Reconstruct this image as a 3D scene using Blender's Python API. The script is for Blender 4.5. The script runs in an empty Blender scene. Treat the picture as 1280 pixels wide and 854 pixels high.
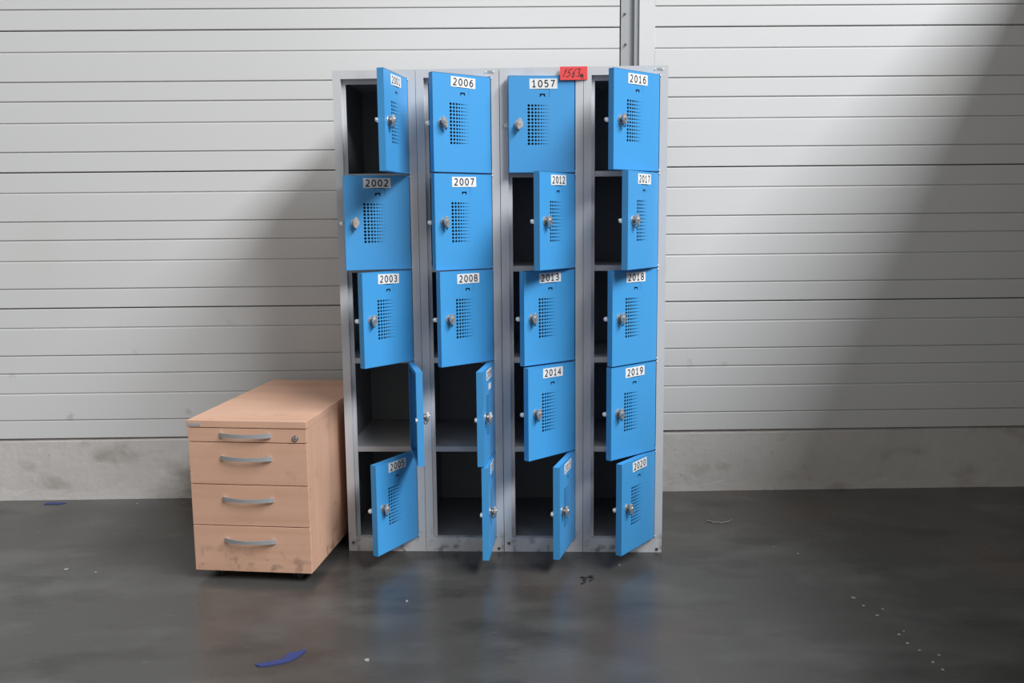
import bpy, bmesh, math, random
from mathutils import Vector, Matrix
random.seed(7)
S = bpy.context.scene
COL = S.collection
R = math.radians

# ------------------------------------------------------------------ camera
cam_d = bpy.data.cameras.new('camera')
cam_d.sensor_fit = 'HORIZONTAL'; cam_d.sensor_width = 36.0
cam_d.lens = 1097.26 / 1280 * 36.0
cam_d.clip_start = 0.05; cam_d.clip_end = 100
cam = bpy.data.objects.new('camera', cam_d); COL.objects.link(cam)
yaw, pitch, roll = 0.01432, 0.13538, -0.00966
fwd = Vector((math.sin(yaw)*math.cos(pitch), math.cos(yaw)*math.cos(pitch), -math.sin(pitch)))
rgt = Vector((math.cos(yaw), -math.sin(yaw), 0)); upv = rgt.cross(fwd)
r2 = math.cos(roll)*rgt + math.sin(roll)*upv; u2 = -math.sin(roll)*rgt + math.cos(roll)*upv
m = Matrix((r2, u2, -fwd)).transposed().to_4x4(); m.translation = (0.04825, -3.95865, 1.25529)
cam.matrix_world = m
S.camera = cam

# ------------------------------------------------------------------ world, lights, exposure
W = bpy.data.worlds.new('hall_ambient'); S.world = W; W.use_nodes = True
W.node_tree.nodes['Background'].inputs[0].default_value = (1.0, 0.985, 0.955, 1)
W.node_tree.nodes['Background'].inputs[1].default_value = 0.40
ld = bpy.data.lights.new('roof_window_light', 'AREA'); ld.shape = 'RECTANGLE'; ld.size = 2.9; ld.size_y = 10.5
ld.energy = 2700; ld.color = (0.94, 0.97, 1.0)
lo = bpy.data.objects.new('roof_window_light', ld); COL.objects.link(lo)
lo.location = (6.75, -7.6, 9.2)          # long roof window running into the hall
d_ = Vector((-6.75, 0, -8.0)).normalized(); ey = Vector((0, 1, 0)); ex = ey.cross(-d_)
lm = Matrix((ex, ey, -d_)).transposed().to_4x4(); lm.translation = lo.location; lo.matrix_world = lm
S.view_settings.view_transform = 'Standard'; S.view_settings.look = 'None'
S.view_settings.exposure = 0.0; S.view_settings.gamma = 1.0; S.view_settings.use_curve_mapping = False

# ------------------------------------------------------------------ materials
def mat(name, col, rough=0.5, metal=0.0, var=0.0, vscale=6.0, bump=0.0, bscale=40.0, spec=0.5, stains=(), world=False):
    """procedural material; stains = ((scale, lo, hi, colour, strength, (sx,sy,sz)), ...)"""
    M = bpy.data.materials.new(name); M.use_nodes = True
    nt = M.node_tree; N = nt.nodes; L = nt.links; B = N['Principled BSDF']
    B.inputs['Base Color'].default_value = (*col, 1); B.inputs['Roughness'].default_value = rough
    B.inputs['Metallic'].default_value = metal; B.inputs['Specular IOR Level'].default_value = spec
    tc = N.new('ShaderNodeTexCoord'); out = None
    src = N.new('ShaderNodeNewGeometry').outputs['Position'] if world else tc.outputs['Object']
    def noise(scale, st=(1, 1, 1), detail=5.0, seed=0.0):
        mp = N.new('ShaderNodeMapping'); mp.inputs['Scale'].default_value = st
        mp.inputs['Location'].default_value = (seed, seed*1.7, seed*.6)
        L.new(src, mp.inputs[0])
        n = N.new('ShaderNodeTexNoise'); n.inputs['Scale'].default_value = scale; n.inputs['Detail'].default_value = detail
        L.new(mp.outputs[0], n.inputs['Vector']); return n
    if var > 0:
        n = noise(vscale)
        mx = N.new('ShaderNodeMix'); mx.data_type = 'RGBA'
        mx.inputs[6].default_value = (*[c*(1-var) for c in col], 1); mx.inputs[7].default_value = (*[min(1, c*(1+var)) for c in col], 1)
        L.new(n.outputs['Fac'], mx.inputs[0]); out = mx.outputs[2]
    for i, (sc, lo_, hi_, c, stg, st) in enumerate(stains):
        n = noise(sc, st, 6.0, 3.1*(i+1))
        mr = N.new('ShaderNodeMapRange'); mr.inputs[1].default_value = lo_; mr.inputs[2].default_value = hi_
        mr.inputs[4].default_value = stg; L.new(n.outputs['Fac'], mr.inputs[0])
        mx = N.new('ShaderNodeMix'); mx.data_type = 'RGBA'
        L.new(mr.outputs[0], mx.inputs[0])
        if out: L.new(out, mx.inputs[6])
        else: mx.inputs[6].default_value = (*col, 1)
        mx.inputs[7].default_value = (*c, 1); out = mx.outputs[2]
    if out: L.new(out, B.inputs['Base Color'])
    if bump > 0:
        n = noise(bscale); bp = N.new('ShaderNodeBump'); bp.inputs['Strength'].default_value = bump
        bp.inputs['Distance'].default_value = 0.01
        L.new(n.outputs['Fac'], bp.inputs['Height']); L.new(bp.outputs[0], B.inputs['Normal'])
    M['b'] = B.name
    return M

def stain_by_height(M, z0, z1, colour, scale, lo_, hi_, stg, world=False):
    """scuffs and dirt with shapes of their own, commoner low down on the thing"""
    nt = M.node_tree; N = nt.nodes; L = nt.links; B = N['Principled BSDF']
    tc = N.new('ShaderNodeTexCoord'); sx = N.new('ShaderNodeSeparateXYZ'); co = N.new('ShaderNodeNewGeometry').outputs['Position'] if world else tc.outputs['Object']; L.new(co, sx.inputs[0])
    mr = N.new('ShaderNodeMapRange'); mr.inputs[1].default_value = z0; mr.inputs[2].default_value = z1
    mr.inputs[3].default_value = 1.0; mr.inputs[4].default_value = 0.0; L.new(sx.outputs[2], mr.inputs[0])
    n = N.new('ShaderNodeTexNoise'); n.inputs['Scale'].default_value = scale; n.inputs['Detail'].default_value = 7
    L.new(co, n.inputs['Vector'])
    m2 = N.new('ShaderNodeMapRange'); m2.inputs[1].default_value = lo_; m2.inputs[2].default_value = hi_; m2.inputs[4].default_value = stg
    L.new(n.outputs['Fac'], m2.inputs[0])
    mu = N.new('ShaderNodeMath'); mu.operation = 'MULTIPLY'; L.new(mr.outputs[0], mu.inputs[0]); L.new(m2.outputs[0], mu.inputs[1])
    mx = N.new('ShaderNodeMix'); mx.data_type = 'RGBA'; L.new(mu.outputs[0], mx.inputs[0])
    src = B.inputs['Base Color']
    if src.links: L.new(src.links[0].from_socket, mx.inputs[6])
    else: mx.inputs[6].default_value = src.default_value
    mx.inputs[7].default_value = (*colour, 1); L.new(mx.outputs[2], B.inputs['Base Color'])

MT = {}
MT['panel'] = mat('white_coated_wall_panel', (0.66, 0.655, 0.65), 0.45, var=0.025, vscale=1.1, bump=0.02, bscale=2, world=True,
                  stains=((2.0, .60, .80, (0.61, 0.585, 0.53), .4, (1, 1, 1)),))
stain_by_height(MT['panel'], 0.25, 1.0, (0.20, 0.18, 0.16), 9, .66, .74, .55, world=True)
MT['core'] = mat('dark_panel_joint', (0.36, 0.36, 0.36), 0.8, var=.1)
MT['plinth'] = mat('rough_grey_concrete_plinth', (0.56, 0.53, 0.505), 0.85, var=0.10, vscale=4, bump=0.25, bscale=30,
                   stains=((5, .56, .72, (0.26, 0.22, 0.18), .55, (1, 1, 1.6)), (14, .62, .74, (0.62, 0.60, 0.57), .6, (1, 1, 1.5)), (60, .70, .76, (0.10, 0.09, 0.08), .8, (1, 1, 1))))
MT['partition'] = mat('added_grey_partition', (0.30, 0.29, 0.28), 0.85, var=.1, vscale=3, bump=.2)  # dark tone for the unseen partition added to block light
MT['floor'] = mat('worn_dark_concrete_floor', (0.064, 0.062, 0.058), 0.27, var=0.25, vscale=1.4, bump=0.035, bscale=7,
                  stains=((2.6, .50, .74, (0.125, 0.123, 0.118), .6, (1, 1.6, 1)), (3.4, .54, .70, (0.028, 0.027, 0.026), .65, (.8, 1.8, 1)),
                          (1.5, .56, .74, (0.115, 0.080, 0.066), .55, (1, 1, 1)), (18, .64, .76, (0.15, 0.15, 0.145), .25, (1, 2.2, 1))))
MT['steel_col'] = mat('grey_painted_steel_column', (0.36, 0.37, 0.38), 0.5, var=.06)
MT['grey'] = mat('light_grey_locker_paint', (0.62, 0.62, 0.635), 0.36, var=0.04, vscale=5,
                 stains=((7, .62, .74, (0.42, 0.41, 0.41), .35, (1, 1, .6)),))
stain_by_height(MT['grey'], 0.0, 0.11, (0.12, 0.11, 0.10), 28, .52, .66, .75)
MT['greyshelf'] = mat('grey_shelf_paint', (0.46, 0.46, 0.47), 0.45, var=0.05, vscale=5)
MT['greyshade'] = mat('grey_locker_paint_shaded', (0.25, 0.26, 0.275), 0.5, var=0.06, vscale=5)  # same locker grey, with the shade inside put into the colour
MT['blue'] = mat('blue_locker_door_paint', (0.06, 0.325, 0.68), 0.38, var=0.03, vscale=3,
                 stains=((30, .72, .78, (0.03, 0.13, 0.32), .35, (1, 1, 1)),))
MT['white'] = mat('white_label_film', (0.80, 0.80, 0.80), 0.5, var=.02)
MT['black'] = mat('black_print', (0.015, 0.015, 0.018), 0.6, var=.02)
MT['chrome'] = mat('worn_chrome', (0.72, 0.70, 0.69), 0.30, metal=.75, var=.08, vscale=40)
MT['dkmetal'] = mat('dark_zinc', (0.22, 0.21, 0.21), 0.4, metal=.8, var=.1, vscale=40)
MT['zinc'] = mat('pale_zinc', (0.70, 0.70, 0.68), 0.38, metal=.6, var=.05, vscale=30)
MT['red'] = mat('red_paper', (0.80, 0.055, 0.055), 0.55, var=.05, vscale=40)
MT['alu'] = mat('silver_handle', (0.66, 0.67, 0.69), 0.30, metal=.7, var=.03)
MT['rubber'] = mat('black_castor_plastic', (0.018, 0.018, 0.018), 0.5, var=.1)
WOODST = ((26, .68, .76, (0.20, 0.12, 0.085), .55, (1, 1, 1.2)), (9, .64, .78, (0.33, 0.19, 0.125), .40, (1.4, 1, 1)))
MT['woodh'] = mat('beech_front', (0.66, 0.395, 0.275), 0.5, var=.07, vscale=5,
                  stains=((14, .45, .75, (0.53, 0.29, 0.18), .5, (.12, 1, 3)),) + WOODST)
MT['woodv'] = mat('beech_side', (0.66, 0.395, 0.275), 0.5, var=.07, vscale=5,
                  stains=((14, .45, .75, (0.53, 0.29, 0.18), .5, (1, 1.5, .12)),) + WOODST)
for k in ('woodh', 'woodv'): stain_by_height(MT[k], 0.03, 0.16, (0.17, 0.11, 0.085), 22, .53, .66, .7)
MT['woode'] = mat('beech_edge_band', (0.52, 0.31, 0.20), 0.5, var=.05)
MT['dkgap'] = mat('dark_carcass_gap', (0.05, 0.03, 0.02), 0.8, var=.05)
MT['tape'] = mat('blue_plastic_scrap', (0.028, 0.045, 0.17), 0.5, var=.15, vscale=30)
MT['chip'] = mat('pale_paint_chip', (0.30, 0.30, 0.285), 0.7, var=.1)
MT['twine'] = mat('pale_twine', (0.30, 0.29, 0.27), 0.8, var=.1)
MT['scuff'] = mat('dark_floor_scrap', (0.02, 0.02, 0.02), 0.7, var=.1)

# ------------------------------------------------------------------ mesh helpers
def box(bm, x0, x1, y0, y1, z0, z1, mi=0, bev=0.0):
    t = bmesh.new(); bmesh.ops.create_cube(t, size=1)
    for v in t.verts:
        v.co = Vector(((x0+x1)/2 + v.co.x*(x1-x0), (y0+y1)/2 + v.co.y*(y1-y0), (z0+z1)/2 + v.co.z*(z1-z0)))
    if bev: bmesh.ops.bevel(t, geom=list(t.edges), offset=bev, segments=2, affect='EDGES', profile=.5)
    merge(bm, t, mi)
def merge(bm, t, mi=0, mtx=None):
    if mtx is not None: t.transform(mtx)
    vm = {}
    t.verts.index_update()
    for v in t.verts: vm[v.index] = bm.verts.new(v.co)
    for f in t.faces:
        try:
            nf = bm.faces.new([vm[v.index] for v in f.verts]); nf.material_index = mi; nf.smooth = f.smooth
        except ValueError: pass
    t.free()
def cyl(bm, c, axis, r, h, seg=16, mi=0, r2=None, smooth=True):
    """cylinder centred at c, along axis"""
    t = bmesh.new(); bmesh.ops.create_cone(t, cap_ends=True, segments=seg, radius1=r, radius2=r if r2 is None else r2, depth=h)
    for f in t.faces: f.smooth = smooth and len(f.verts) == 4
    q = Vector((0, 0, 1)).rotation_difference(Vector(axis))
    merge(bm, t, mi, Matrix.Translation(c) @ q.to_matrix().to_4x4())
def prism(bm, pts, z0, z1, mi=0, mtx=None):
    """closed outline (x,z) extruded along -y: from y=z0 to y=z1"""
    t = bmesh.new()
    a = [t.verts.new((p[0], z0, p[1])) for p in pts]; b = [t.verts.new((p[0], z1, p[1])) for p in pts]
    t.faces.new(a); t.faces.new(b[::-1]); n = len(pts)
    for i in range(n): t.faces.new((a[i], b[i], b[(i+1) % n], a[(i+1) % n]))
    bmesh.ops.recalc_face_normals(t, faces=t.faces)
    merge(bm, t, mi, mtx)
def mesh(name, bm, mats):
    me = bpy.data.meshes.new(name); bmesh.ops.recalc_face_normals(bm, faces=bm.faces)
    bm.to_mesh(me); bm.free()
    for k in (mats if isinstance(mats, (list, tuple)) else [mats]): me.materials.append(MT[k])
    return me
def add(name, me, parent=None, loc=(0, 0, 0), rot=(0, 0, 0)):
    o = bpy.data.objects.new(name, me); COL.objects.link(o)
    o.location = loc; o.rotation_euler = rot
    if parent: o.parent = parent
    return o
def obj(name, bm, mats, parent=None, loc=(0, 0, 0), rot=(0, 0, 0)):
    return add(name, mesh(name, bm, mats), parent, loc, rot)
def tag(o, label, cat, group=None):
    o['label'] = label; o['category'] = cat
    if group: o['group'] = group
    return o
def struct(o, label=None, cat=None):
    o['kind'] = 'structure'
    if label: o['label'] = label
    if cat: o['category'] = cat
    return o
NB = bmesh.new

# ------------------------------------------------------------------ the setting
XL, XR, XP = -6.0, 3.2, 2.60
bm = NB(); box(bm, -7, 9, -8, 0.35, -0.2, 0)
struct(obj('floor', bm, 'floor'), 'worn dark grey concrete floor with stains and faint reflections', 'floor')

bm = NB(); box(bm, XL, 9.0, 0.034, 0.25, 0.0, 4.5)
wall = struct(obj('wall_back', bm, 'core'), 'white ribbed metal panel wall behind the lockers', 'wall')
ZP, PP = 0.2895, 0.600
STRIPS = [0.090, 0.125, 0.083, 0.092, 0.123, 0.087]          # from the top of a panel down
PROUD = [0.000, 0.0020, 0.0005, 0.000, 0.0020, 0.001]
GAP = [0.0024, 0.0026, 0.0018, 0.0026, 0.0026, 0.0018, 0.0024]  # half grooves above strip 0, between strips, below strip 5
def strip_mesh(x0, x1, h, g1, g0):
    """coated sheet rib: flat face with chamfered long edges, origin at its lower edge on the wall plane"""
    bm = NB(); c = 0.0022
    prof = [(0.011, g0), (0.0025, g0), (0.0, g0 + c), (0.0, h - g1 - c), (0.0015, h - g1), (0.011, h - g1)]
    a = [bm.verts.new((x0, y, z)) for y, z in prof]; b = [bm.verts.new((x1, y, z)) for y, z in prof]
    n = len(prof)
    for i in range(n): bm.faces.new((a[i], a[(i+1) % n], b[(i+1) % n], b[i]))
    bm.faces.new(a); bm.faces.new(b[::-1])
    return mesh('rib', bm, 'panel')
for (x0, x1) in ((XL, 0.586), (0.740, XR + 2.0)):
    ribs = [strip_mesh(x0, x1, h, GAP[i], GAP[i+1]) for i, h in enumerate(STRIPS)]
    bmp = NB(); box(bmp, x0, x1, 0.0055, 0.0338, 0.003, PP - 0.003); pm = mesh('panel', bmp, 'panel')
    for n in range(7):
        z = ZP + PP * n
        p = add('panel', pm, wall, (0, 0, z))
        zz = PP
        for i, h in enumerate(STRIPS):
            zz -= h
            add('rib', ribs[i], p, (0, -PROUD[i], zz))
# recess with the hall's steel column between the two bays
bm = NB(); box(bm, 0.593, 0.628, 0.006, 0.030, 0, 4.5); box(bm, 0.628, 0.652, 0.026, 0.0335, 0, 4.5); box(bm, 0.652, 0.6715, 0.008, 0.030, 0, 4.5)
colm = struct(obj('steel_column', bm, 'steel_col'), 'grey steel column showing in the gap between wall panels', 'column')
bmb = NB(); cyl(bmb, (0, 0, 0), (0, 1, 0), 0.0045, 0.012, 6, smooth=False); cyl(bmb, (0, 0.005, 0), (0, 1, 0), 0.0075, 0.002, 16)
bolt = mesh('bolt', bmb, 'steel_col')
for z, x in ((2.150, 0.612), (2.022, 0.616), (2.75, 0.614), (2.62, 0.614), (1.40, 0.614), (1.26, 0.614), (0.7, 0.614)): add('bolt', bolt, colm, (x, 0.0, z))
bm = NB(); box(bm, 0.672, 0.741, -0.0012, 0.034, ZP, 4.49, bev=.001)
struct(obj('trim_1', bm, 'panel'), 'flat white vertical cover strip beside the steel column', 'trim')
# concrete plinth with its uneven mortar foot
bm = NB()
nx, x0, x1 = 220, XL, XR
zs = [0.0, 0.018, 0.034, 0.05, 0.12, 0.20, 0.275, 0.2865]
rows = []
for j, z in enumerate(zs):
    row = []
    for i in range(nx + 1):
        x = x0 + (x1 - x0) * i / nx
        w = .5*math.sin(x*7.3) + .3*math.sin(x*17.1+1) + .4*math.sin(x*3.1+2)
        if j < 3: y = [0.001, 0.0025, 0.0035][j] + 0.002*w*random.uniform(.3, 1); zz = z + (0.005*w + random.uniform(-.004, .004) if j else 0)
        else: y = 0.004 + 0.0012*w + random.uniform(-.0008, .0008); zz = z
        if j >= 6: y += (0.0 if j == 6 else 0.012); zz = z
        row.append(bm.verts.new((x, y, zz)))
    rows.append(row)
for j in range(len(zs) - 1):
    for i in range(nx): bm.faces.new((rows[j][i], rows[j][i+1], rows[j+1][i+1], rows[j+1][i]))
top = [bm.verts.new((v.co.x, 0.0335, v.co.z)) for v in rows[-1]]
for i in range(nx): bm.faces.new((rows[-1][i], rows[-1][i+1], top[i+1], top[i]))
struct(obj('baseboard_back', bm, 'plinth'), 'rough grey concrete plinth under the white wall panels', 'plinth')
# unseen partition, added on the right to throw shade over wall and floor
bm = NB(); box(bm, XP, XP + 0.20, -5.0, -0.03, 0, 2.82)
struct(obj('shade_wall_right', bm, 'partition'), 'added unseen partition that shades the right of the wall and floor', 'wall')

# ------------------------------------------------------------------ lockers
LX, LY, LYAW = 0.05747, -0.72372, -0.05315
Z0, PZ, DW, XH, DEP = 1.7696, 0.34275, 0.2408, 0.2716, 0.50
OX = XH - DW - 0.002            # left edge of an opening inside its 0.3 m bay
def lock_pt(x, y): c, s = math.cos(LYAW), math.sin(LYAW); return (LX + c*x - s*y, LY + s*x + c*y, 0)
DT, DH = 0.023, PZ - 0.0045      # door thickness, height

def door_mesh():
    """folded sheet tray with real perforations; origin at hinge top, free edge at -x, outside at y=0"""
    bm = NB()
    X = lambda d: -DW + d
    xe0, xe1 = 0.0, DW - 0.0025
    def quad(a, b, z0, z1, y):
        vs = [bm.verts.new((X(a), y, -z0)), bm.verts.new((X(b), y, -z0)), bm.verts.new((X(b), y, -z1)), bm.verts.new((X(a), y, -z1))]
        bm.faces.new(vs)
    holes_c = [.0724, .0852, .0971, .1076, .1178, .1263, .1346, .1428]
    holes_r = [.0049, .0045, .0041, .0035, .0029, .0022, .0017, .0012]
    pz, z_first = 0.01215, 0.1030
    hz0 = z_first - pz/2; hz1 = hz0 + 12*pz
    cb = [.0660] + [(holes_c[i] + holes_c[i+1])/2 for i in range(7)] + [.1470]
    for y in (0.0, 0.0014):
        # band with the label window and its notch
        xs = [xe0, .0985, .0993, .1120, .1166, .1270, .1316, .1464, .1474, xe1]
        zs = [0.0, .0446, .0468, .0620, .0668, .0722, .0735, hz0]
        gaps = set()
        for i in range(2, 7): gaps.add((i, 1))
        gaps.add((7, 1)); 
        for j in (2, 3, 4, 5): gaps.add((7, j))
        for i in (3, 4, 5): gaps.add((i, 3))
        gaps.add((3, 4)); gaps.add((5, 4))
        for i in range(len(xs) - 1):
            for j in range(len(zs) - 1):
                if (i, j) not in gaps: quad(xs[i], xs[i+1], zs[j], zs[j+1], y)
        # perforated band
        quad(xe0, cb[0], hz0, hz1, y); quad(cb[-1], xe1, hz0, hz1, y)
        for i in range(8):
            for j in range(12):
                a, b = cb[i], cb[i+1]; c, d = hz0 + j*pz, hz0 + (j+1)*pz
                hx, hz, r = holes_c[i], (c + d)/2, holes_r[i]
                outer = [(a, c), (hx, c), (b, c), (b, hz), (b, d), (hx, d), (a, d), (a, hz)]
                ov = [bm.verts.new((X(p[0]), y, -p[1])) for p in outer]
                iv = []
                for k in range(8):
                    ang = math.radians(-135 + 45*k)
                    iv.append(bm.verts.new((X(hx + r*math.cos(ang)), y, -(hz + r*math.sin(ang)))))
                for k in range(8): bm.faces.new((ov[k], ov[(k+1) % 8], iv[(k+1) % 8], iv[k]))
        quad(xe0, xe1, hz1, DH, y)
    # folded edges and the inner lip
    e = 0.0014
    box(bm, X(0), X(e), 0.0, DT, -DH, 0); box(bm, X(xe1-e), X(xe1), 0, DT, -DH, 0)
    box(bm, X(e), X(xe1-e), 0, DT, -e, 0); box(bm, X(e), X(xe1-e), 0, DT, -DH, -DH+e)
    lp = 0.014
    box(bm, X(e), X(lp), DT-e, DT, -DH+e, -e); box(bm, X(xe1-lp), X(xe1-e), DT-e, DT, -DH+e, -e)
    box(bm, X(lp), X(xe1-lp), DT-e, DT, -lp, -e); box(bm, X(lp), X(xe1-lp), DT-e, DT, -DH+e, -DH+lp)
    bmesh.ops.remove_doubles(bm, verts=bm.verts, dist=1e-6)
    return mesh('door', bm, 'blue')
def knob_mesh():
    """turn lock: round rosette, neck, faceted grip with a shackle eye below"""
    bm = NB()
    cyl(bm, (0, -0.0015, 0), (0, 1, 0), 0.0155, 0.003, 24, 0)
    cyl(bm, (0, -0.008, 0), (0, 1, 0), 0.0105, 0.012, 20, 1)
    g = [(-.0040, .020), (.0040, .020), (.0105, .004), (.0105, -.004), (.0040, -.020), (-.0040, -.020), (-.0105, -.004), (-.0105, .004)]
    t = NB(); prism(t, g, -0.014, -0.024); bmesh.ops.bevel(t, geom=list(t.edges), offset=.002, segments=2, affect='EDGES'); merge(bm, t, 0)
    cyl(bm, (0, -0.0248, 0.003), (0, 1, 0), 0.0062, 0.003, 16, 0)
    # padlock eye: small ring under the grip
    for k in range(10):
        a, b = k/10*2*math.pi, (k+1)/10*2*math.pi
        p = Vector((0, -0.012 + .0052*math.cos(a), -.020 + .0065*math.sin(a))); q = Vector((0, -0.012 + .0052*math.cos(b), -.020 + .0065*math.sin(b)))
        cyl(bm, (p+q)/2, q-p, 0.002, (q-p).length*1.1, 8, 1)
    return mesh('lock_knob', bm, ['chrome', 'dkmetal'])
def latch_mesh():
    bm = NB(); pts = []
    for k in range(9):
        a = math.radians(90 + 180*k/8); pts.append((-0.0075 + .0075*math.cos(a), .0075*math.sin(a)))
    pts += [(0.004, -.0075), (0.004, .0075)]
    prism(bm, pts, -0.0025, 0.0025)
    cyl(bm, (-0.0075, -0.0032, 0), (0, 1, 0), .004, .002, 12)
    return mesh('latch', bm, 'zinc')
def hinge_mesh():
    bm = NB(); cyl(bm, (0, 0, 0), (0, 0, 1),   .0019, .008, 10); return mesh('hinge_pin', bm, 'zinc')
def arc(cx, cz, rx, rz, a0, a1, n=14):
    return [(cx + rx*math.cos(R(a0 + (a1-a0)*k/n)), cz + rz*math.sin(R(a0 + (a1-a0)*k/n))) for k in range(n + 1)]
# upright sans figures with a foot on the 1; unit cell 0..1 wide, 0..1 high, as pen strokes
GLYPH = {
 '0': [arc(.5, .5, .42, .5, 90, 450, 24)],
 '1': [[(.14, .80), (.30, .84), (.42, .92), (.50, 1.0), (.50, 0)], [(.14, 0), (.86, 0)]],
 '2': [arc(.46, .72, .36, .28, 150, -20, 12) + [(.72, .50), (.08, 0), (.90, 0)]],
 '3': [arc(.44, .75, .36, .25, 145, -80, 12), [(.30, .52), (.50, .52)] + arc(.46, .26, .40, .26, 80, -145, 14)],
 '4': [[(.66, 0), (.66, 1), (.04, .32), (.94, .32)]],
 '5': [[(.84, 1), (.20, 1), (.18, .58)] + arc(.44, .31, .42, .31, 112, -140, 16)],
 '6': [[(.86, .98), (.60, 1.0), (.34, .88), (.14, .62), (.09, .32)] + arc(.49, .31, .40, .31, 180, 540, 22)],
 '7': [[(.08, 1), (.90, 1), (.34, 0)]],
 '8': [arc(.5, .76, .36, .24, -90, 270, 20), arc(.5, .26, .42, .26, 90, 450, 22)],
 '9': [[(.14, .02), (.40, 0), (.66, .12), (.86, .38), (.91, .68)] + arc(.51, .69, .40, .31, 0, 360, 22)],
}
def ribbon(bm, pts, hw, y0, y1, mi):
    """flat pen stroke of half width hw along a polyline in x,z"""
    n = len(pts); closed = (Vector(pts[0]) - Vector(pts[-1])).length < 1e-6
    P = [Vector(p) for p in pts]; L, Rr = [], []
    for i in range(n):
        a = P[i-1] if i else (P[-2] if closed else None); b = P[i+1] if i < n-1 else (P[1] if closed else None)
        d0 = (P[i]-a).normalized() if a is not None else None; d1 = (b-P[i]).normalized() if b is not None else None
        d0 = d0 or d1; d1 = d1 or d0
        nrm = Vector((-(d0+d1).y, (d0+d1).x)); nrm = nrm.normalized() if nrm.length > 1e-6 else Vector((-d0.y, d0.x))
        k = hw / max(.45, nrm.dot(Vector((-d0.y, d0.x))))
        L.append(P[i] + nrm*k); Rr.append(P[i] - nrm*k)
    for i in range(n - 1):
        q = (L[i], Rr[i], Rr[i+1], L[i+1])
        lo_v = [bm.verts.new((v.x, y0, v.y)) for v in q]; hi_v = [bm.verts.new((v.x, y1, v.y)) for v in q]
        for f in ([hi_v[0], hi_v[1], hi_v[2], hi_v[3]], [lo_v[0], lo_v[1], hi_v[1], hi_v[0]], [lo_v[2], lo_v[3], hi_v[3], hi_v[2]]):
            bm.faces.new(f).material_index = mi
def label_mesh(txt):
    bm = NB(); w, h = (0.100, 0.0350)
    box(bm, -w/2, w/2, -0.0007, 0, -h/2, h/2, 0)
    hw, gw, gh, adv = 0.0021, 0.0152, 0.0220, 0.0222
    for i, ch in enumerate(txt):
        ox = (i - 1.5)*adv - gw/2
        for st_ in GLYPH[ch]: ribbon(bm, [(ox + x*gw, (z - .5)*gh) for x, z in st_], hw, -0.0007, -0.0010, 1)
    return mesh('number_label', bm, ['white', 'black'])
D_ME, K_ME, L_ME, H_ME = door_mesh(), knob_mesh(), latch_mesh(), hinge_mesh()
ANG = {(0,0):79.4,(1,0):36.4,(2,0):7.5,(3,0):42.7,(0,1):20.7,(1,1):36.6,(2,1):57.4,(3,1):57.6,(0,2):52.1,(1,2):42.5,(2,2):39.0,(3,2):42.8,
       (0,3):105.0,(1,3):83.6,(2,3):44.0,(3,3):41.9,(0,4):60.9,(1,4):86.9,(2,4):74.5,(3,4):53.8}
NUM = {(c, r): str(2001 + 5*c + r) for c in range(4) for r in range(5)}; NUM[(2, 0)] = '1057'
KTURN = {(2,0): 8, (0,0): -6, (1,0): -20, (3,0): -12, (0,1): 4, (1,1): -10}

def carcass():
    """meshes shared by both cabinets, local x -0.3..0.3, y 0 front .. DEP back"""
    P = []
    for c in (0, 1):
        b = -0.3 + 0.3*c; g = 0.0007
        bm = NB(); fd = DT + 0.002
        box(bm, b + (g if c else 0), b + OX, 0, fd, 0, 1.8); box(bm, b + XH, b + 0.3 - (0 if c else g), 0, fd, 0, 1.8)
        box(bm, b + OX, b + XH, 0, fd, Z0 + 0.001, 1.8); box(bm, b + OX, b + XH, 0, fd, 0, Z0 - 5*PZ - 0.001)
        P.append(('door_frame', mesh('door_frame', bm, 'grey')))
        bm = NB(); s0, s1 = fd, fd + 0.002
        zt, zb = Z0 + 0.001, Z0 - 5*PZ - 0.001
        box(bm, b + OX - .025, b + OX + 0.013, s0, s1, zb, zt); box(bm, b + XH - 0.008, b + XH + .024, s0, s1, zb, zt)
        box(bm, b + OX + .013, b + XH - .008, s0, s1, zt - 0.016, zt + .026)
        P.append(('door_stop', mesh('door_stop', bm, 'grey')))
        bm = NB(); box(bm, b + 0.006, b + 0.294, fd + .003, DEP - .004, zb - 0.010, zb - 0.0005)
        P.append(('compartment_floor', mesh('compartment_floor', bm, 'greyshade')))
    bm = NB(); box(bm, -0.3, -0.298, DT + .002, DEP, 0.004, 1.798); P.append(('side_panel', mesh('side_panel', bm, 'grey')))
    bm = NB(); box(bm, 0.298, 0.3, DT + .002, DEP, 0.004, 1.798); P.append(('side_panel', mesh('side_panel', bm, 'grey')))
    bm = NB(); box(bm, -0.003, 0.003, DT + .002, DEP - .003, 0.045, 1.795); P.append(('divider', mesh('divider', bm, 'greyshade')))
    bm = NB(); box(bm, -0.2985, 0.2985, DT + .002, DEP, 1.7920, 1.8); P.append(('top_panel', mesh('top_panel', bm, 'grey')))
    bm = NB(); box(bm, -0.2985, 0.2985, DEP - .002, DEP, 0.004, 1.798); P.append(('back_panel', mesh('back_panel', bm, 'greyshade')))
    # inside faces of the outer sides, in the grey darkened for shade
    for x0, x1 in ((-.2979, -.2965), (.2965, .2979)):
        bm = NB(); box(bm, x0, x1, DT + .004, DEP - .003, .046, 1.797); P.append(('side_lining', mesh('side_lining', bm, 'greyshade')))
    return P
CARC = carcass()
def shelf_mesh():
    bm = NB(); box(bm, 0.0055, 0.2940, 0.0285, DEP - .004, -.0015, 0); box(bm, OX + 0.0132, XH - 0.0082, DT + 0.001, 0.0283, -.0195, 0)
    return mesh('shelf', bm, ['greyshelf'])
SH_ME = shelf_mesh()
bm = NB(); box(bm, -.0085, .0085, -.0008, 0, -.0045, .0045, 0, .0003)
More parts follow.
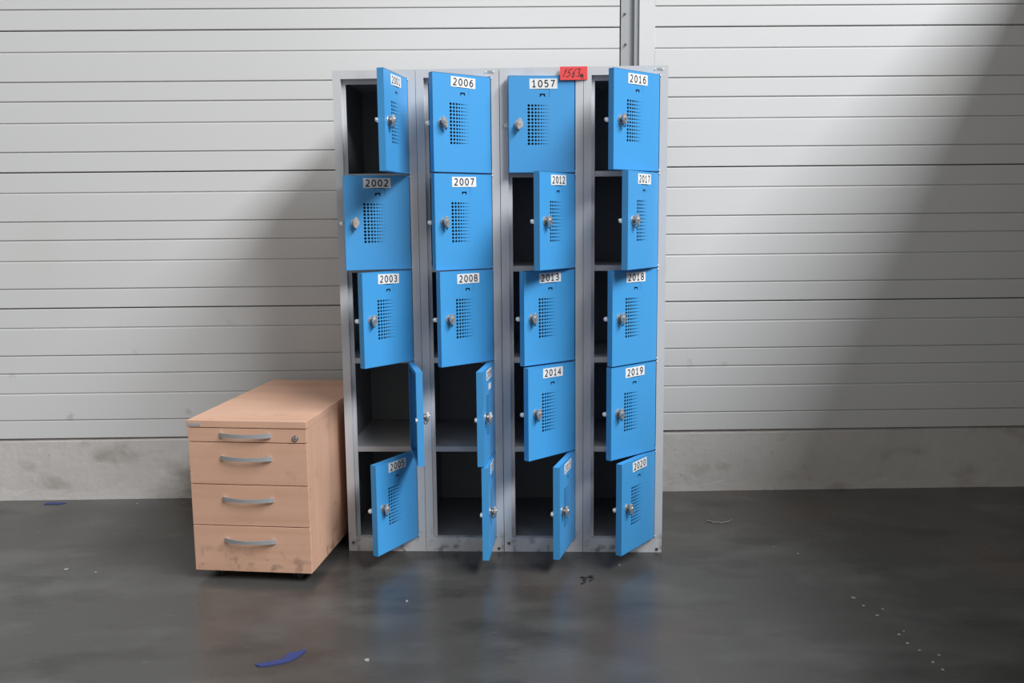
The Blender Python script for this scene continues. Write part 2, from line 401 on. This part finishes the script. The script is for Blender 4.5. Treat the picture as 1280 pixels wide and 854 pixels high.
for s in (-1, 1): cyl(bm, (s*.0135, -.001, 0), (0, 1, 0), .0035, .002, 12, 1)
PLATE = mesh('maker_plate', bm, ['steel_col', 'white'])
bm = NB(); cyl(bm, (0, -.001, 0), (0, 1, 0), .006, .002, 12, 0); cyl(bm, (0, -.0025, 0), (0, 1, 0), .0035, .002, 6, 0, smooth=False)
FBOLT = mesh('foot_bolt', bm, 'dkmetal')

def locker(unit):
    root = bpy.data.objects.new('locker_cabinet', None); COL.objects.link(root)
    root.location = lock_pt(-0.3 + 0.6*unit + (0.001 if unit else -0.001), 0); root.rotation_euler = (0, 0, LYAW)
    for n, me in CARC: add(n, me, root)
    for c in (0, 1):
        for r in range(1, 5): add('shelf', SH_ME, root, (-0.3 + .3*c, 0, Z0 - PZ*r + 0.009))
        for r in range(5):
            key = (2*unit + c, r); rnd = random.Random(hash(key) % 1000)
            hx = -0.3 + 0.3*c + XH
            d = add('door', D_ME, root, (hx, 0, Z0 - PZ*r - 0.001), (0, 0, R(ANG[key])))
            d['label'] = 'blue perforated steel locker door numbered ' + NUM[key]
            k = add('lock_knob', K_ME, d, (-DW + .037, 0, -.168), (0, R(KTURN.get(key, rnd.uniform(-14, 10))), 0))
            add('latch', L_ME, d, (-DW, DT + .0028, -.170))
            for z in (-.004, -DH + .004): add('hinge_pin', H_ME, d, (0.0, -0.0005, z))
            lx, lz = rnd.uniform(-.003, .003), rnd.uniform(-.0015, .001)
            add('number_label', label_mesh(NUM[key]), d, (-DW + .1225 + lx, -0.0001, -.0265 + lz), (0, R(rnd.uniform(-1.5, 1.5)), 0))
            if key == (1, 3):
                bm = NB(); box(bm, -.024, .024, -.0007, 0, -.011, .011); obj('paper_tag', bm, 'white', d, (-DW + .135, -.0001, -.073), (0, R(4), 0))
    add('maker_plate', PLATE, root, (0.268, 0, 1.7875))
    add('foot_bolt', FBOLT, root, (0.281, 0, 0.0125)); add('foot_bolt', FBOLT, root, (-0.283, 0, 0.034))
    return root
la = locker(0); lb = locker(1)
tag(la, 'grey steel locker cabinet with blue doors numbered 2001 to 2010, beside the wooden drawer unit', 'locker')
tag(lb, 'grey steel locker cabinet with blue doors, red sticker on its top edge', 'locker')

# red handwritten lot sticker on the right cabinet
def stroke(bm, pts, r, mi):
    for a, b in zip(pts[:-1], pts[1:]):
        p, q = Vector((a[0], -.0014, a[1])), Vector((b[0], -.0014, b[1]))
        d = (q-p).normalized(); n = Vector((-d.z, 0, d.x))*r; e = d*r*.6
        t = NB()
        vs = [t.verts.new(v) for v in (p+n-e, p-n-e, q-n+e, q+n+e)]
        vs2 = [t.verts.new(v.co + Vector((0, -.0003, 0))) for v in vs]
        t.faces.new(vs); t.faces.new(vs2[::-1])
        for i in range(4): t.faces.new((vs[i], vs2[i], vs2[(i+1) % 4], vs[(i+1) % 4]))
        merge(bm, t, mi)
bm = NB(); w, h = .098, .046
box(bm, -w/2, w/2, -.001, 0, -h/2, h/2, 0)
def gl(seq, ox, sc=1.0, oz=0.0): stroke(bm, [(ox - .004 + x*.0115*sc + z*.006*sc, oz + z*.026*sc - .012) for x, z in seq], .0012, 1)
gl([(-.2, .65), (.25, 1), (-.35, 0)], -.030)
gl([(1.1, 1.05), (.25, .9), (0, .55), (.5, .6), (.7, .3), (.3, 0), (-.3, .05)], -.020)
gl([(.9, 1.05), (.2, .6), (-.1, .1), (.3, -.1), (.65, .2), (.4, .5), (0, .35)], -.002)
gl([(-.1, .95), (.5, 1.08), (.7, .85), (.3, .6), (.75, .45), (.6, .1), (.1, .05)], .014)
gl([(-.2, .4), (.1, 0), (.3, .55), (.55, .05), (.8, .5), (1.1, -.05), (.9, -.3)], .027, .8, -.002)
st = obj('lot_sticker', bm, ['red', 'black'], lb, (-0.035, -0.0085, 1.7765), (0, R(-1), R(7.5)))
st['label'] = 'red paper sticker with handwritten number'

# ------------------------------------------------------------------ drawer pedestal
PX, PY, PYAW = -1.047, -0.9415, -0.128
ped = bpy.data.objects.new('drawer_pedestal', None); COL.objects.link(ped)
ped.location = (PX, PY, 0); ped.rotation_euler = (0, 0, PYAW)
tag(ped, 'beech wood mobile drawer pedestal with four drawers and silver bow handles', 'drawer unit')
PW, PD, PT, PB = 0.430, 0.80, 0.581, 0.034
bm = NB(); box(bm, -.001, PW + .001, -.001, PD, PT - .025, PT, 0, .0015); tp = obj('top_panel', bm, 'woodh', ped)
bm = NB(); box(bm, 0.004, 0.050, -.0022, -.001, PT - .020, PT - .010); obj('maker_plate', bm, 'steel_col', tp)
for s in (0, 1):
    x0 = 0.0 if s == 0 else PW - .019
    bm = NB(); box(bm, x0, x0 + .019, .021, PD - .001, PB, PT - .0255, 0, .0008); obj('side_panel', bm, 'woodv', ped)
bm = NB(); box(bm, .0195, PW - .0195, PD - .018, PD - .002, PB, PT - .026); obj('back_panel', bm, 'woodv', ped)
bm = NB(); box(bm, .0195, PW - .0195, .022, PD - .019, PB, PB + .018); obj('bottom_panel', bm, 'woodh', ped)
bm = NB(); box(bm, .0195, PW - .0195, .024, .030, PB + .019, PT - .027); obj('carcass_front', bm, 'dkgap', ped)
def handle_mesh():
    """flat silver bow: curved bar on two feet"""
    bm = NB(); n = 18; L = 0.184; prof = [(-.0022, -.0065), (.0022, -.0065), (.0022, .0065), (-.0022, .0065)]
    rings = []
    for i in range(n + 1):
        u = i/n; x = -L/2 + L*u; y = -0.004 - 0.022*math.sin(math.pi*u)**.8
        rings.append([bm.verts.new((x, y + a, b*(1 + .25*abs(2*u-1)))) for a, b in prof])
    for i in range(n):
        for k in range(4):
            f = bm.faces.new((rings[i][k], rings[i][(k+1) % 4], rings[i+1][(k+1) % 4], rings[i+1][k])); f.smooth = False
    bm.faces.new(rings[0]); bm.faces.new(rings[-1][::-1])
    for s in (-1, 1): box(bm, s*.086 - .005, s*.086 + .005, -.0075, 0, -.0075, .0075, 0, .001)
    return mesh('handle', bm, 'alu')
H2 = handle_mesh()
zd = [PT - .0275, .5037, .3513, .2018, PB]
hz = [.531, .449, .301, .150]
for i in range(4):
    bm = NB(); z1 = zd[i] - (0.0015 if i else 0); z0 = zd[i+1] + (0.0015 if i < 3 else 0)
    box(bm, .001, PW - .001, 0.0, .0195, z0, z1, 0, .0010)
    d = obj('drawer', bm, 'woodh', ped)
    add('handle', H2, d, (.212, 0, hz[i]))
    if i == 0:
        bm = NB(); cyl(bm, (0, -.0015, 0), (0, 1, 0), .0105, .004, 20, 0); cyl(bm, (0, -.004, 0), (0, 1, 0), .0078, .002, 20, 1)
        box(bm, -.0012, .0012, -.0056, -.004, -.0055, .0055, 0); box(bm, -.0055, .0055, -.0056, -.004, -.001, .001, 0)
        obj('drawer_lock', bm, ['dkmetal', 'chrome'], d, (.390, 0, .5215))
def castor_mesh():
    bm = NB()
    for s in (-1, 1): cyl(bm, (s*.008, .004, .0160), (1, 0, 0), .0160, .010, 20)
    cyl(bm, (0, .004, .016), (1, 0, 0), .004, .03, 10); box(bm, -.0035, .0035, -.006, .014, .016, .032, 0, .001)
    cyl(bm, (0, -.001, .0325), (0, 0, 1), .016, .003, 16)
    return mesh('castor', bm, 'rubber')
CM = castor_mesh()
for x, y, a in ((.075, .036, 20), (.365, .036, -25), (.075, .74, 10), (.355, .74, 40)): add('castor', CM, ped, (x, y, 0), (0, 0, R(a)))

# ------------------------------------------------------------------ scraps on the floor
def flat(name, outline, th, m_, loc, rz=0, lift=None):
    bm = NB(); n = len(outline)
    zf = (lambda x, y: 0) if lift is None else lift
    a = [bm.verts.new((x, y, zf(x, y))) for x, y in outline]; b = [bm.verts.new((x, y, zf(x, y) + th)) for x, y in outline]
    bm.faces.new(a[::-1]); bm.faces.new(b)
    for i in range(n): bm.faces.new((a[i], a[(i+1) % n], b[(i+1) % n], b[i]))
    bmesh.ops.triangulate(bm, faces=[f for f in bm.faces if len(f.verts) > 4])
    return obj(name, bm, m_, None, (*loc, 0.0004), (0, 0, rz))
up_ = [(-.064, -.026), (-.045, -.020), (-.018, -.010), (.008, .004), (.010, .026), (.020, .040), (.040, .042), (.058, .060)]
dn_ = [(-.060, -.034), (-.046, -.042), (-.016, -.034), (.012, -.022), (.030, -.012), (.046, .008), (.056, .026), (.064, .048)]
bm = NB(); vt = [[bm.verts.new((x, y, z)) for x, y in row] for row in (up_, dn_) for z in (0, .003)]
for i in range(7):
    for p_, q_ in ((0, 1), (1, 3), (3, 2), (2, 0)): bm.faces.new((vt[p_][i], vt[p_][i+1], vt[q_][i+1], vt[q_][i]))
for i in (0, 7): bm.faces.new((vt[0][i], vt[1][i], vt[3][i], vt[2][i]))
tag(obj('plastic_scrap', bm, 'tape', None, (-.600, -1.545, .0004)), 'curved dark blue plastic scrap on the floor before the drawer unit', 'scrap')
tag(flat('plastic_scrap', [(-.05, -.012), (.02, -.014), (.045, .006), (.02, .014), (-.05, .016)], .002, 'tape', (-1.985, -.055)), 'small dark blue scrap on the floor at the foot of the wall', 'scrap')
def chip(name, m_, loc, r, label, cat, group=None, seed=0):
    rn = random.Random(seed); n = 6
    pts = [(r*rn.uniform(.55, 1.1)*math.cos(2*math.pi*k/n), r*rn.uniform(.55, 1.1)*math.sin(2*math.pi*k/n)) for k in range(n)]
    return tag(flat(name, pts, .0025, m_, loc, rn.uniform(0, 3)), label, cat, group)
for i, (x, y, r) in enumerate(((1.218, -1.190, .009), (1.227, -1.252, .006), (1.279, -1.278, .005), (1.242, -1.323, .007), (1.275, -1.434, .005), (1.251, -1.454, .007),
                               (1.252, -1.511, .006), (1.266, -1.555, .006), (1.308, -1.585, .005), (1.271, -1.626, .007), (1.278, -1.667, .006))):
    chip('paint_chip', 'chip', (x, y), r, 'tiny pale chip, ' + ('first second third fourth fifth sixth seventh eighth ninth tenth last'.split()[i]) + ' from the lockers in the trail on the right of the floor', 'chip', 'trail of pale chips on the right of the floor', 40 + i)
for i, (x, y, r, lab) in enumerate(((-.272, -1.160, .006, 'tiny white chip on the floor in front of locker door 2005'),
                                    (-.347, -1.557, .010, 'small white crumb on the floor, right of the curved blue scrap'),
                                    (.480, -.879, .005, 'tiny white chip on the floor below locker door 2020'),
                                    (-1.609, -.073, .008, 'small white chip at the wall foot, left of the drawer unit'),
                                    (-1.396, -.083, .007, 'pale crumb at the wall foot, close behind the drawer unit'),
                                    (-1.437, -.871, .005, 'tiny pale chip on the open floor left of the drawer unit'),
                                    (-1.561, -.837, .009, 'faint pale flake on the floor at the far left'),
                                    (1.100, -.719, .005, 'tiny pale chip alone on the floor, nearer the lockers'),
                                    (1.167, -.796, .006, 'pale chip on the floor, above the trail of chips'))):
    chip('paint_chip', 'chip', (x, y), r, lab, 'chip', None, 80 + i)
for i, (x, y) in enumerate(((.333, -1.025), (.346, -.985), (.362, -1.000))):
    bm = NB(); rn = random.Random(i)
    pts = [Vector((-.016, -.010, 0)), Vector((.004, -.004, 0)), Vector((.012, .012, 0)), Vector((.022, .014, 0))]
    for a, b in zip(pts[:-1], pts[1:]): cyl(bm, (a+b)/2 + Vector((0, 0, .0032)), b-a, .003, (b-a).length*1.15, 8)
    tag(obj('floor_scrap', bm, 'scuff', None, (x, y, 0), (0, 0, rn.uniform(-.6, .8))), ('leftmost', 'middle', 'rightmost')[i] + ' of three black twisted scraps on the floor before the right cabinet', 'scrap', 'black scraps before the right cabinet')
bm = NB(); pts = [Vector((-.052 + .104*k/10, -.030*math.sin(math.pi*k/10) + .004*math.sin(k*2.1), .003)) for k in range(11)]
for a, b in zip(pts[:-1], pts[1:]): cyl(bm, (a+b)/2, b-a, .0022, (b-a).length*1.2, 8)
tag(obj('twine', bm, 'twine', None, (.963, -.415, 0)), 'short curved piece of pale twine on floor right of the lockers', 'twine')
